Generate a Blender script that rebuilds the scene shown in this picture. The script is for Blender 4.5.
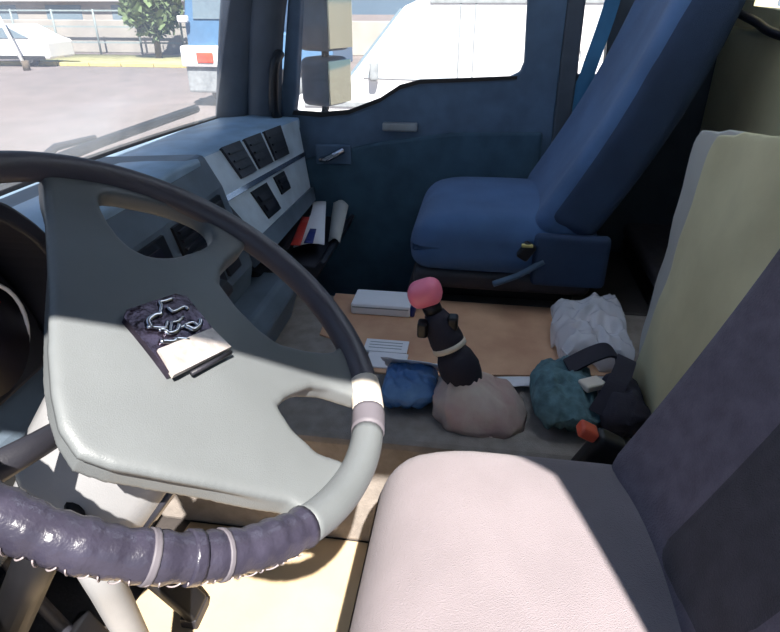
import bpy, bmesh, math, random
from mathutils import Vector, Matrix, noise
random.seed(7); noise.seed_set(7)
for o in list(bpy.data.objects): bpy.data.objects.remove(o)
S = bpy.context.scene
COL = S.collection
R = math.radians
# ------------------------------------------------------------------ camera
cam = bpy.data.cameras.new('camera'); cam.sensor_width = 36; cam.lens = 36*600/780
cam.clip_start = .02; cam.clip_end = 400
co = bpy.data.objects.new('camera', cam); COL.objects.link(co); S.camera = co
YAW, TH = R(8.5), R(27.8)
hd = Vector((math.cos(YAW), math.sin(YAW), 0))
F = hd*math.cos(TH) - Vector((0, 0, 1))*math.sin(TH)
co.location = (0, 0, 1.1); co.rotation_euler = F.to_track_quat('-Z', 'Y').to_euler()
# ------------------------------------------------------------------ sky and sun
SUN = Vector((1, .30, -1.3)).normalized()
W = bpy.data.worlds.new('sky'); S.world = W; W.use_nodes = True
wn = W.node_tree.nodes; bg = wn['Background']
tcw = wn.new('ShaderNodeTexCoord'); spx = wn.new('ShaderNodeSeparateXYZ'); skr = wn.new('ShaderNodeValToRGB')   # clear sky: pale at the horizon, deeper blue overhead
skr.color_ramp.elements[0].position = .0; skr.color_ramp.elements[0].color = (.55, .76, 1, 1)
skr.color_ramp.elements[1].position = .8; skr.color_ramp.elements[1].color = (.20, .42, .85, 1)
WL = W.node_tree.links.new; WL(tcw.outputs['Generated'], spx.inputs[0]); WL(spx.outputs['Z'], skr.inputs[0]); WL(skr.outputs[0], bg.inputs[0])
bg.inputs[1].default_value = .36
sl = bpy.data.lights.new('sun', 'SUN'); sl.energy = 7.6; sl.angle = R(.6); sl.color = (1, .95, .88)
so = bpy.data.objects.new('sun', sl); COL.objects.link(so)
so.location = (-6, -2, 9); so.rotation_euler = SUN.to_track_quat('-Z', 'Y').to_euler()
S.view_settings.view_transform = 'Standard'; S.view_settings.look = 'None'
S.view_settings.gamma = 1; S.view_settings.use_curve_mapping = False
S.view_settings.exposure = .95

# ------------------------------------------------------------------ materials
def lin(c): return tuple(((x/255)/12.92 if x/255 < .04045 else ((x/255+.055)/1.055)**2.4) for x in c)
MATS = {}
def mat(name, rgb, rough=.6, metal=0, var=.12, scale=12, bump=0, bscale=300, spec=.5, rgb2=None, sheen=0, trans=0, kind='noise'):
    """plain node material: colour varied by noise, fine relief by a second texture"""
    if name in MATS: return MATS[name]
    m = bpy.data.materials.new(name); m.use_nodes = True; nt = m.node_tree; L = nt.links.new
    b = nt.nodes['Principled BSDF']
    c = lin(rgb); c2 = lin(rgb2) if rgb2 else tuple(x*(1-2*var) for x in c)
    tc = nt.nodes.new('ShaderNodeTexCoord'); nz = nt.nodes.new('ShaderNodeTexNoise')
    nz.inputs['Scale'].default_value = scale; nz.inputs['Detail'].default_value = 5
    L(tc.outputs['Object'], nz.inputs['Vector'])
    rp = nt.nodes.new('ShaderNodeValToRGB'); rp.color_ramp.elements[0].position = .35; rp.color_ramp.elements[1].position = .65
    rp.color_ramp.elements[0].color = (*c2, 1); rp.color_ramp.elements[1].color = (*c, 1)
    L(nz.outputs['Fac'], rp.inputs['Fac']); L(rp.outputs['Color'], b.inputs['Base Color'])
    b.inputs['Roughness'].default_value = rough; b.inputs['Metallic'].default_value = metal
    b.inputs['Specular IOR Level'].default_value = spec
    if sheen: b.inputs['Sheen Weight'].default_value = sheen
    if trans: b.inputs['Transmission Weight'].default_value = trans
    if bump:
        if kind == 'weave':
            t = nt.nodes.new('ShaderNodeTexVoronoi'); t.inputs['Scale'].default_value = bscale; out = t.outputs['Distance']
        else:
            t = nt.nodes.new('ShaderNodeTexNoise'); t.inputs['Scale'].default_value = bscale; t.inputs['Detail'].default_value = 3; out = t.outputs['Fac']
        L(tc.outputs['Object'], t.inputs['Vector'])
        bp = nt.nodes.new('ShaderNodeBump'); bp.inputs['Strength'].default_value = bump; bp.inputs['Distance'].default_value = .002
        L(out, bp.inputs['Height']); L(bp.outputs[0], b.inputs['Normal'])
    MATS[name] = m; return m
def glass(name, dust=.1, col=(.8, .83, .85)):
    m = bpy.data.materials.new(name); m.use_nodes = True; nt = m.node_tree; L = nt.links.new
    nt.nodes.remove(nt.nodes['Principled BSDF']); out = nt.nodes['Material Output']
    tr = nt.nodes.new('ShaderNodeBsdfTransparent'); gl = nt.nodes.new('ShaderNodeBsdfGlossy'); gl.inputs['Roughness'].default_value = .03
    df = nt.nodes.new('ShaderNodeBsdfTranslucent'); df.inputs[0].default_value = (*col, 1)
    a = nt.nodes.new('ShaderNodeMixShader'); b = nt.nodes.new('ShaderNodeMixShader')
    nz = nt.nodes.new('ShaderNodeTexNoise'); nz.inputs['Scale'].default_value = 6; nz.inputs['Detail'].default_value = 4
    mp = nt.nodes.new('ShaderNodeMapRange'); mp.inputs[1].default_value = .3; mp.inputs[2].default_value = .7
    mp.inputs[3].default_value = dust*.5; mp.inputs[4].default_value = dust*1.5
    L(nz.outputs['Fac'], mp.inputs[0]); L(mp.outputs[0], a.inputs[0]); L(tr.outputs[0], a.inputs[1]); L(df.outputs[0], a.inputs[2])
    b.inputs[0].default_value = .025; L(a.outputs[0], b.inputs[1]); L(gl.outputs[0], b.inputs[2]); L(b.outputs[0], out.inputs[0])
    return m
M = dict(
  dash=mat('sky_tinted_dash', (100, 114, 128), .5, bump=.15, bscale=700),  # grey plastic, the blue of the skylight put into its colour
  dashtop=mat('sky_sheen_dash_top', (160, 188, 212), .38, bump=.15, bscale=600),  # lightened and blued: the sky's reflection is painted into the colour
  fascia=mat('sky_tinted_fascia', (206, 218, 226), .45, bump=.1, bscale=700),  # grey panel with a skylight tint in its colour
  dark=mat('dark_plastic', (44, 44, 52), .5, bump=.15, bscale=500),
  black=mat('black_plastic', (22, 22, 26), .45),
  wheel=mat('wheel_plastic', (112, 116, 118), .42, var=.05, bump=.2, bscale=900),
  rimdark=mat('rim_plastic', (88, 84, 92), .42, var=.08, bump=.15, bscale=700),
  leather=mat('purple_leather', (62, 59, 74), .28, var=.18, scale=30, bump=.5, bscale=160),
  thread=mat('lacing_thread', (168, 156, 158), .7),
  tape=mat('cream_tape', (226, 214, 198), .6, var=.05),
  tape2=mat('grey_tape', (104, 99, 106), .6, var=.05),
  chrome=mat('chrome', (205, 205, 210), .18, metal=1, var=.04),
  silver=mat('sunlit_worn_silver', (196, 186, 180), .35, metal=.25, var=.15, scale=90, bump=.3, bscale=150),
  mirrorh=mat('mirror_housing', (112, 124, 138), .5), mirrorg=mat('mirror_glass', (214, 222, 200), .08, metal=1, var=.02),
  vglass2=mat('overexposed_glass', (205, 216, 222), .15, var=.03),  # van window glass, overexposed glare put into its pale colour
  foil=mat('dark_foil', (64, 56, 72), .22, metal=.7, var=.25, scale=60, bump=.6, bscale=90),
  column=mat('column_plastic', (150, 150, 152), .4, var=.06, bump=.15, bscale=700),
  doorp=mat('sky_tinted_door', (82, 106, 132), .6, bump=.25, bscale=400),  # grey trim, blue skylight mixed into the colour
  doorc=mat('door_cloth', (62, 90, 110), .85, var=.15, bump=.4, bscale=500),
  pillar=mat('sky_tinted_pillar', (70, 80, 92), .55, bump=.2, bscale=400),  # grey posts, bluish from skylight put into the colour
  pseat=mat('blue_seat_cloth', (76, 110, 156), .9, var=.12, scale=8, bump=.5, bscale=900, kind='weave', sheen=.15),
  pseat2=mat('shaded_seat_cloth', (46, 66, 98), .9, var=.12, scale=8, bump=.5, bscale=900, kind='weave'),  # the blue seat cloth darkened: side shade put into the colour
  dseat=mat('grey_seat_cloth', (140, 130, 134), .92, var=.06, scale=10, bump=.5, bscale=700, kind='weave', sheen=.1),
  dseat2=mat('dark_seat_cloth', (112, 105, 118), .92, var=.12, scale=40, bump=.6, bscale=350, kind='weave'),
  dseat3=mat('charcoal_seat_cloth', (78, 75, 82), .92, var=.1, scale=40, bump=.6, bscale=500, kind='weave'),
  floor=mat('floor_rubber', (70, 64, 62), .8, var=.15, bump=.4, bscale=120),
  carpet=mat('tunnel_carpet', (156, 147, 140), .95, var=.12, scale=30, bump=.7, bscale=350),
  card=mat('cardboard', (216, 172, 138), .85, var=.09, scale=9, rgb2=(196, 150, 120), bump=.15, bscale=150),
  fcard=mat('footwell_cardboard', (200, 176, 142), .85, var=.05, scale=9, bump=.15, bscale=150),
  paper=mat('paper', (240, 240, 244), .7, var=.02),
  blue=mat('blue_plastic', (62, 112, 172), .35, var=.15, scale=14, rgb2=(120, 160, 205)),
  red=mat('red_plastic', (214, 70, 60), .4),
  navy=mat('navy_print', (40, 50, 120), .5),
  pink=mat('pink_knob', (255, 134, 160), .38, var=.04),
  boot=mat('boot_leather', (206, 192, 180), .75, var=.08, scale=18, rgb2=(196, 166, 160), bump=.4, bscale=120),
  teal=mat('teal_cloth', (98, 132, 140), .9, var=.25, scale=40, bump=.5, bscale=300),
  strap=mat('black_strap', (40, 38, 52), .8, var=.1, bump=.4, bscale=400),
  orange=mat('orange_buckle', (232, 96, 66), .4),
  bag=None,
  mata=mat('olive_cover', (212, 204, 166), .8, var=.05, scale=6, rgb2=(194, 186, 150), bump=.25, bscale=60),
  matb=mat('pale_grey_cover', (186, 184, 178), .8, var=.05, scale=6, bump=.25, bscale=60),
  tan=mat('tan_trim', (214, 206, 168), .85, var=.08, scale=5, bump=.3, bscale=200),
  roof=mat('headliner', (112, 114, 116), .9),
  ground=mat('asphalt', (128, 119, 118), .95, var=.06, scale=1.2, rgb2=(118, 111, 109), bump=.4, bscale=40),
  white=mat('white_paint', (240, 240, 240), .35, var=.01),
  vglass=mat('vehicle_glass', (120, 138, 150), .15, var=.05),
  vblue=mat('blue_paint', (88, 124, 160), .4, var=.05),
  tyre=mat('tyre_rubber', (40, 40, 42), .85),
  grey=mat('grey_paint', (150, 156, 160), .5),
  wallc=mat('yard_wall', (168, 164, 158), .9, var=.08, scale=.8),
  fence=mat('fence_metal', (150, 164, 166), .6),
  leaf=mat('foliage', (112, 134, 92), .9, var=.25, scale=1.5, bump=.6, bscale=6),
  bark=mat('bark', (110, 98, 84), .9),
  grass=mat('verge_grass', (178, 176, 128), .95, var=.15, scale=2),
  yellow=mat('yellow_paint', (214, 200, 130), .8),
  gauge=mat('gauge_face', (30, 26, 40), .4),
)
def bagmat():
    m = bpy.data.materials.new('clear_plastic'); m.use_nodes = True; nt = m.node_tree; b = nt.nodes['Principled BSDF']
    b.inputs['Base Color'].default_value = (.86, .88, .95, 1); b.inputs['Roughness'].default_value = .25
    b.inputs['Alpha'].default_value = .5
    return m
M['bag'] = bagmat()
def milky(name, col):
    m = bpy.data.materials.new(name); m.use_nodes = True; nt = m.node_tree
    nt.nodes.remove(nt.nodes['Principled BSDF']); d = nt.nodes.new('ShaderNodeBsdfTranslucent'); d.inputs[0].default_value = (*col, 1)
    nt.links.new(d.outputs[0], nt.nodes['Material Output'].inputs[0]); return m
M['hatch'] = milky('added_milky_hatch', (.78, .84, .92))
M['glass'] = glass('windscreen_glass', .17); M['glass2'] = glass('side_glass', .04)

# ------------------------------------------------------------------ helpers
def link(name, me, m=None, parent=None, smooth=True):
    o = bpy.data.objects.new(name, me); COL.objects.link(o)
    if m is not None and not me.materials: me.materials.append(M[m] if isinstance(m, str) else m)
    if parent: o.parent = parent
    if smooth:
        for p in me.polygons: p.use_smooth = True
    return o
def pyd(name, v, f, m, parent=None, smooth=False):
    me = bpy.data.meshes.new(name); me.from_pydata([tuple(x) for x in v], [], f); me.update()
    bm = bmesh.new(); bm.from_mesh(me); bmesh.ops.recalc_face_normals(bm, faces=bm.faces[:]); bm.to_mesh(me); bm.free()
    return link(name, me, m, parent, smooth)
def tag(o, label, cat, group=None, kind=None):
    o['label'] = label; o['category'] = cat
    if group: o['group'] = group
    if kind: o['kind'] = kind
    return o
def struct(o, label=None, cat=None):
    o['kind'] = 'structure'
    if label: o['label'] = label
    if cat: o['category'] = cat
    return o
def thing(name, label, cat, loc=(0, 0, 0), group=None):
    o = bpy.data.objects.new(name, None); COL.objects.link(o); o.location = loc; o.empty_display_size = .05
    return tag(o, label, cat, group)
def inv(parent, o):          # geometry is given in world coordinates: keep it there under a displaced parent
    if o.parent is parent: o.matrix_parent_inverse = Matrix.Translation(-parent.location)
    return o      # sub-parts hang on a part whose own frame is already the world's
def rbox(name, c, s, m, parent=None, rad=.01, n=8, fn=None, rot=None):
    """rounded box: centre, size, corner radius, n grid cells per axis; fn bends the result"""
    hx, hy, hz = s[0]/2, s[1]/2, s[2]/2; rad = min(rad, hx*.99, hy*.99, hz*.99)
    V = {}; vs = []; fs = []
    def ax(h):
        k = [-h + 2*h*i/n for i in range(n+1)]
        if rad > 0:           # put grid lines on the rounded rims
            k = [-h, -h+.3*rad, -h+.65*rad, -h+rad] + [(-h+rad) + (2*h-2*rad)*i/n for i in range(1, n)] + [h-rad, h-.65*rad, h-.3*rad, h]
        return k
    A = [ax(hx), ax(hy), ax(hz)]; H = (hx, hy, hz)
    def vid(i, j, k):
        if (i, j, k) not in V:
            p = Vector((A[0][i], A[1][j], A[2][k]))
            if rad > 0:
                q = Vector([max(-H[a]+rad, min(H[a]-rad, p[a])) for a in range(3)]); d = p-q
                if d.length > 1e-9: p = q + d.normalized()*rad
            V[(i, j, k)] = len(vs); vs.append(p)
        return V[(i, j, k)]
    N = len(A[0])-1
    for a in range(N):
        for b in range(N):
            for e in (0, N):
                for g in (lambda u, v: (e, u, v), lambda u, v: (u, e, v), lambda u, v: (u, v, e)):
                    fs.append([vid(*g(a, b)), vid(*g(a+1, b)), vid(*g(a+1, b+1)), vid(*g(a, b+1))])
    if fn: vs = [Vector(fn(p)) for p in vs]
    if rot: vs = [rot @ p for p in vs]
    vs = [p + Vector(c) for p in vs]
    return pyd(name, vs, fs, m, parent, True)
def box(name, a, b, m, parent=None, bev=.004):
    c = [(a[i]+b[i])/2 for i in range(3)]; s = [abs(b[i]-a[i]) for i in range(3)]
    bm = bmesh.new(); bmesh.ops.create_cube(bm, size=1)
    for v in bm.verts: v.co = Vector([v.co[i]*s[i]+c[i] for i in range(3)])
    if bev: bmesh.ops.bevel(bm, geom=bm.edges[:], offset=min(bev, min(s)*.45), segments=2, affect='EDGES', profile=.5)
    me = bpy.data.meshes.new(name); bm.to_mesh(me); bm.free()
    return link(name, me, m, parent, False)
def tube(name, pts, r, m, parent=None, n=12, closed=False, flat=None):
    """tube along a path; r is a number or one per point; flat = (ref vector, ratio) squashes the section"""
    P = [Vector(p) for p in pts]; k = len(P); rs = r if isinstance(r, (list, tuple)) else [r]*k
    vs, fs = [], []; up = None
    for i, p in enumerate(P):
        t = (P[(i+1) % k]-P[i-1]) if closed else (P[min(i+1, k-1)]-P[max(i-1, 0)])
        t.normalize()
        if up is None:
            up = Vector(flat[0]) if flat else (Vector((0, 0, 1)) if abs(t.z) < .9 else Vector((1, 0, 0)))
        u = (up - t*up.dot(t)).normalized(); w = t.cross(u); up = u
        q = flat[1] if flat else 1
        for j in range(n):
            a = 2*math.pi*j/n; vs.append(p + u*math.cos(a)*rs[i]*q + w*math.sin(a)*rs[i])
    for i in range(k if closed else k-1):
        for j in range(n):
            a, b = i*n, ((i+1) % k)*n; fs.append([a+j, a+(j+1) % n, b+(j+1) % n, b+j])
    if not closed: fs += [list(range(n)), list(range((k-1)*n, k*n))]
    return pyd(name, vs, fs, m, parent, True)
def prism(name, poly, ax, lo, hi, m, parent=None, bev=0, holes=(), fn=None):
    """2D outline (with holes) extruded along axis ax ('X','Y','Z') from lo to hi"""
    bm = bmesh.new(); es = []
    def to3(p, h): return {'X': (h, p[0], p[1]), 'Y': (p[0], h, p[1]), 'Z': (p[0], p[1], h)}[ax]
    for ring in [poly]+list(holes):
        v = [bm.verts.new(to3(p, lo)) for p in ring]
        es += [bm.edges.new((v[i], v[(i+1) % len(v)])) for i in range(len(v))]
    if holes: bmesh.ops.triangle_fill(bm, use_beauty=True, use_dissolve=False, edges=es)
    else: bm.faces.new(bm.verts[:])
    d = Vector(to3((0, 0), hi)) - Vector(to3((0, 0), lo))
    g = bmesh.ops.extrude_face_region(bm, geom=bm.faces[:])
    for v in [x for x in g['geom'] if isinstance(x, bmesh.types.BMVert)]: v.co += d
    bmesh.ops.recalc_face_normals(bm, faces=bm.faces[:])
    if bev:
        e = [x for x in bm.edges if len(x.link_faces) == 2 and x.calc_face_angle(0) > .6]
        bmesh.ops.bevel(bm, geom=e, offset=bev, segments=2, affect='EDGES', profile=.5)
    if fn:
        for v in bm.verts: v.co = Vector(fn(v.co))
    me = bpy.data.meshes.new(name); bm.to_mesh(me); bm.free()
    return link(name, me, m, parent, False)
def smoothpoly(pts, n=6):
    k = len(pts); out = []
    for i in range(k):
        p0, p1, p2, p3 = [Vector(pts[(i+d) % k]) for d in (-1, 0, 1, 2)]
        for j in range(n):
            t = j/n; out.append(tuple(.5*((2*p1)+(p2-p0)*t+(2*p0-5*p1+4*p2-p3)*t*t+(3*p1-p0-3*p2+p3)*t**3)))
    return out
def curve(pts, n=8):
    out = []; k = len(pts); P = [Vector(p) for p in pts]
    for i in range(k-1):
        p0, p1, p2, p3 = P[max(i-1, 0)], P[i], P[i+1], P[min(i+2, k-1)]
        for j in range(n):
            t = j/n; out.append(.5*((2*p1)+(p2-p0)*t+(2*p0-5*p1+4*p2-p3)*t*t+(3*p1-p0-3*p2+p3)*t**3))
    return out+[P[-1]]
def soften(o, voxel, it, fac=.5):
    """voxel remesh and smooth, baked into the mesh"""
    a = o.modifiers.new('r', 'REMESH'); a.mode = 'VOXEL'; a.voxel_size = voxel
    b = o.modifiers.new('s', 'SMOOTH'); b.factor = fac; b.iterations = it
    dg = bpy.context.evaluated_depsgraph_get(); me = bpy.data.meshes.new_from_object(o.evaluated_get(dg))
    mt = o.data.materials[0]; o.modifiers.clear(); o.data = me
    if not me.materials: me.materials.append(mt)
    for p in me.polygons: p.use_smooth = True
    return o
def crumple(p, a, s, seed=0):
    q = Vector(p)*s + Vector((seed, seed*1.7, -seed)); r_ = noise.noise_vector(q)*a
    k = abs(noise.noise(q*2.3)); k2 = abs(noise.noise(q*4.1+Vector((3, 1, 2))))
    return r_ + Vector((.2, .1, 1))*a*(.5-1.6*k) + Vector((.1, -.2, .8))*a*.6*(.4-1.5*k2)      # ridged folds
def sheet(name, corners, m, parent=None, nu=10, nv=10, th=.002, fn=None):
    """thin sheet through four corners (bilinear), with thickness; fn(u,v) adds an offset vector"""
    A, B, C_, D = [Vector(c) for c in corners]; vs = []; fs = []
    nrm = (B-A).cross(D-A).normalized()
    for s in (0, 1):
        for i in range(nu+1):
            for j in range(nv+1):
                u, v = i/nu, j/nv; p = (A*(1-u)+B*u)*(1-v)+(D*(1-u)+C_*u)*v
                if fn: p = p + Vector(fn(u, v))
                vs.append(p + nrm*th*(s-.5))
    K = (nu+1)*(nv+1); id = lambda i, j, s: s*K+i*(nv+1)+j
    for i in range(nu):
        for j in range(nv):
            for s in (0, 1): fs.append([id(i, j, s), id(i+1, j, s), id(i+1, j+1, s), id(i, j+1, s)])
    for i in range(nu):
        for j in (0, nv): fs.append([id(i, j, 0), id(i+1, j, 0), id(i+1, j, 1), id(i, j, 1)])
    for j in range(nv):
        for i in (0, nu): fs.append([id(i, j, 0), id(i, j+1, 0), id(i, j+1, 1), id(i, j, 1)])
    return pyd(name, vs, fs, m, parent, True)
def copytree(o, parent=None):
    c = o.copy(); COL.objects.link(c); c.parent = parent
    for ch in list(o.children): copytree(ch, c)
    return c

# ------------------------------------------------------------------ the cab shell
fl = struct(box('floor', (-.06, -.74, -.06), (2.14, .98, 0), 'floor', bev=0))
t = prism('engine_tunnel', [(-.72, 0), (.70, 0), (.70, .27), (.66, .30), (-.72, .30)], 'X', .95, 1.62, 'carpet', fl, bev=.015)
box('seat_platform', (1.62, -.72, .0), (2.12, .20, .30), 'floor', fl, .01)
box('door_sill', (-.10, -.35, -.06), (-.0, .72, .035), 'dark', fl, .01)
struct(box('wall_front', (-.06, .96, -.06), (2.14, 1.0, .70), 'dark', bev=0))
# rear wall: lower trim, seam, upper trim round a narrow rear window
wr = struct(prism('wall_rear', [(-.08, -.06), (2.16, -.06), (2.16, 1.74), (-.08, 1.74)], 'Y', -.78, -.72, 'tan',
                  holes=[[(1.80, 1.075), (2.0, 1.085), (2.0, 1.36), (1.80, 1.36)]]))
rbox('trim_pad', (1.10, -.715, .74), (2.04, .05, .58), 'tan', wr, .02, 6)
tube('ledge', curve([(2.12, -.70, 1.075), (1.9, -.695, 1.05), (1.7, -.69, 1.025), (1.2, -.69, 1.015), (.1, -.69, 1.015)]), .012, 'dark', wr, 8)
struct(box('window_3', (1.78, -.755, 1.06), (2.02, -.75, 1.38), 'glass2', bev=0))
ce = struct(prism('ceiling', [(-.08, -.78), (2.16, -.78), (2.16, .70), (-.08, .70)], 'Z', 1.72, 1.76, 'roof', holes=[[(1.05, -.62), (1.75, -.62), (1.75, -.02), (1.05, -.02)]]))
struct(box('added_roof_hatch', (1.03, -.64, 1.75), (1.77, 0, 1.765), 'hatch', bev=0))      # unseen milky roof hatch, added to brighten the far side of the cab
prism('added_hatch_frame', [(1.0, -.67), (1.8, -.67), (1.8, .03), (1.0, .03)], 'Z', 1.70, 1.722, 'pillar', ce, holes=[[(1.05, -.62), (1.75, -.62), (1.75, -.02), (1.05, -.02)]])
# driver's side: door opening with its header, rear post and front post
wl = struct(prism('wall_left', [(-.78, -.06), (-.355, -.06), (-.355, 1.50), (-.30, 1.572), (-.08, 1.568), (.24, 1.488), (.60, 1.33), (.86, .78), (.98, .72), (.98, .9), (.70, 1.76), (-.78, 1.76)], 'X', -.10, -.05, 'pillar'))
# passenger side: fixed wall behind the door with a slim window
struct(prism('wall_right', [(-.78, -.06), (-.235, -.06), (-.235, 1.76), (-.78, 1.76)], 'X', 2.14, 2.19, 'pillar',
             holes=[[(-.292, .885), (-.375, .885), (-.345, 1.30), (-.262, 1.30)]]))
pb = struct(prism('trim_1', [(-.24, 0), (-.285, 0), (-.285, .9), (-.27, 1.74), (-.225, 1.74), (-.23, .9)], 'X', 2.10, 2.14, 'pillar', bev=.006))
struct(prism('window_4', [(-.285, .88), (-.38, .88), (-.35, 1.31), (-.255, 1.31)], 'X', 2.165, 2.17, 'glass2'))
# driver's door, swung wide open on its front hinge
d2 = bpy.data.objects.new('door_2', None); COL.objects.link(d2); d2.location = (-.09, .80, 0); d2.rotation_euler.z = R(-62); struct(d2)
prism('door_frame', [(.0, .03), (.0, .72), (-.05, .85), (-.10, 1.16), (-.27, 1.56), (-.89, 1.56), (-.97, 1.50), (-.976, .03)], 'X', -.05, .0, 'doorp', d2, bev=.006, holes=[[(-.08, .752), (-.18, .748), (-.39, .80), (-.52, .86), (-.82, .876), (-.855, .92), (-.85, 1.10), (-.83, 1.43), (-.30, 1.46), (-.14, 1.15)]])
prism('lower_panel', [(-.03, .05), (-.03, .56), (-.38, .66), (-.94, .71), (-.95, .05)], 'X', .0, .022, 'doorc', d2, bev=.008)
prism('pane', [(-.08, .75), (-.18, .74), (-.39, .79), (-.52, .85), (-.82, .87), (-.86, .92), (-.85, 1.10), (-.83, 1.44), (-.30, 1.47), (-.14, 1.15)], 'X', -.03, -.026, 'glass2', d2)
# passenger door
D1 = [(.72, .03), (.72, .66), (.70, .72), (.68, .734), (.56, .734), (.46, .746), (.35, .788), (.283, .829), (.216, .848), (.05, .857), (-.085, .865), (-.118, .882), (-.128, .915), (-.118, 1.10), (-.10, 1.40), (.40, 1.44), (.63, 1.15), (.675, .78), (.68, .734)]
def swin(n=1): return [(.655, .752), (.56, .748), (.46, .758), (.35, .80), (.283, .842), (.216, .860), (.05, .868), (-.075, .876), (-.108, .892), (-.118, .922), (-.110, 1.10), (-.09, 1.43), (.44, 1.46), (.60, 1.15), (.645, .80)]
d1 = bpy.data.objects.new('door_1', None); COL.objects.link(d1); d1.location = (2.12, .25, .03); struct(d1)
def dpart(o): return inv(d1, o)
dpart(prism('door_frame', [(.74, .03), (.74, .72), (.69, .85), (.64, 1.16), (.47, 1.56), (-.15, 1.56), (-.232, 1.50), (-.236, .03)], 'X', 2.115, 2.165, 'doorp', d1, bev=.006, holes=[swin()]))
dpart(prism('lower_panel', [(.71, .05), (.71, .56), (.60, .60), (.36, .66), (.10, .70), (-.20, .71), (-.215, .05)], 'X', 2.095, 2.118, 'doorc', d1, bev=.01))
dpart(box('switch_plate', (2.092, .22, .70), (2.118, .34, .728), 'grey', d1, .005))
hb = dpart(tube('door_handle', curve([(2.09, .56, .597), (2.068, .53, .607), (2.066, .495, .625), (2.07, .472, .637)]), [.011]*12+[.012]*13, 'chrome', d1, 8))
dpart(rbox('handle_cup', (2.094, .515, .615), (.012, .13, .07), 'doorp', d1, .006, 4))
dpart(prism('window_seal', [(.662, .744), (.56, .738), (.46, .75), (.35, .792), (.283, .834), (.216, .853), (.05, .862), (-.10, .872), (-.10, .882), (.05, .874), (.216, .866), (.283, .848), (.35, .806), (.46, .764), (.56, .754), (.655, .758)], 'X', 2.11, 2.125, 'black', d1))
struct(prism('window_2', swin(), 'X', 2.138, 2.142, 'glass2'))
# right windscreen post with grab bar
tr2 = struct(tube('trim_2', curve([(2.10, .90, .60), (2.09, .86, .80), (2.085, .80, 1.1), (2.06, .70, 1.45), (2.03, .60, 1.74)], 6), .062, 'pillar', n=14, flat=((1, 0, 0), .55)))
tube('post_cover', curve([(2.10, .765, .62), (2.095, .745, .85), (2.09, .705, 1.1), (2.06, .60, 1.42), (2.03, .50, 1.72)], 6), .060, 'pillar', tr2, 12, flat=((1, 0, 0), .7))
tube('grab_bar', curve([(2.07, .70, .74), (2.035, .70, .78), (2.03, .685, .90), (2.07, .675, .945)]), .016, 'black', tr2, 10)
struct(tube('trim_3', curve([(-.03, .95, .60), (-.02, .90, .80), (-.01, .82, 1.1), (.02, .70, 1.45), (.05, .60, 1.74)], 6), .06, 'pillar', n=14, flat=((1, 0, 0), .6)))
# windscreen
def scr(u, v): return (0, .10*(1-(2*u-1)**2), 0)
struct(sheet('window_1', [(-.03, .93, .72), (2.10, .93, .72), (2.06, .62, 1.74), (.02, .62, 1.74)], 'glass', nu=12, nv=4, th=.004, fn=scr))
struct(sheet('trim_4', [(-.03, .935, .70), (2.10, .935, .70), (2.10, .925, .735), (-.03, .925, .735)], 'black', nu=12, nv=1, th=.02, fn=scr))

# ------------------------------------------------------------------ dashboard
da = thing('dashboard', 'grey moulded truck dashboard, blue skylight put into its colour, running below the windscreen to the passenger door', 'dashboard', (1.0, .75, 0))
def dp(o): return inv(da, o)
TL, TR, BL, BR = Vector((1.38, .700, .748)), Vector((2.07, .630, .735)), Vector((1.38, .550, .56)), Vector((2.07, .600, .50))
def fp(s, t, h=0):
    n_ = Vector((-.08, -.72, .69)).lerp(Vector((-.08, -.97, .2)), s).normalized()
    return (TL*(1-s)+TR*s)*(1-t)+(BL*(1-s)+BR*s)*t + n_*h
def fpanel(name, s0, s1, t0, t1, h0, h1, m, parent, nu=6, nv=4, skew=0):
    vs, fs = [], []
    for k, h in enumerate((h0, h1)):
        e = .0 if k == 0 else .006
        for i in range(nu+1):
            for j in range(nv+1):
                s = s0+(s1-s0)*i/nu; q = t0+(t1-t0)*j/nv; vs.append(fp(s+skew*(q-t0), q, h))
    K = (nu+1)*(nv+1); idx = lambda i, j, k: k*K+i*(nv+1)+j
    for k in (0, 1):
        for i in range(nu):
            for j in range(nv): fs.append([idx(i, j, k), idx(i+1, j, k), idx(i+1, j+1, k), idx(i, j+1, k)])
    for i in range(nu):
        for j in (0, nv): fs.append([idx(i, j, 0), idx(i+1, j, 0), idx(i+1, j, 1), idx(i, j, 1)])
    for j in range(nv):
        for i in (0, nu): fs.append([idx(i, j, 0), idx(i, j+1, 0), idx(i, j+1, 1), idx(i, j, 1)])
    return dp(pyd(name, vs, fs, m, parent))
# top pad: from the fascia edge up to the screen
def top_pad():
    vs, fs = [], []; n = 20
    prof = [(.0, .0, -.03), (.0, .0, -.006), (.012, 0, .004), (.5, 0, .012), (.92, 0, .0), (1.0, 0, -.02)]
    for i in range(n+1):
        x = .70+(2.085-.70)*i/n
        y0 = .645 if x < 1.38 else .70-.07*(x-1.38)/.69
        z0 = .775 if x < 1.30 else (.775-.027*min(1, (x-1.30)/.1) - .013*max(0, (x-1.38)/.7))
        y1 = .95+.08*(1-((x-1.03)/1.06)**2)-.02; z1 = .735
        for a, _, h in prof: vs.append((x, y0+(y1-y0)*a, z0+(z1-z0)*a+h))
    k = len(prof)
    for i in range(n):
        for j in range(k-1): fs.append([i*k+j, (i+1)*k+j, (i+1)*k+j+1, i*k+j+1])
    # underside
    for i in range(n): fs.append([i*k, (i+1)*k, (i+1)*k+k-1, i*k+k-1])
    fs += [list(range(k)), [n*k+j for j in range(k)]]
    return dp(pyd('top_pad', vs, fs, 'dashtop', da, True))
top_pad()
fpanel('fascia', 0, 1, 0, 1, -.05, 0, 'fascia', da, 14, 8)
fpanel('fascia_edge', -.025, .0, -.02, 1.05, -.05, .006, 'dark', da, 1, 8)
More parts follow.
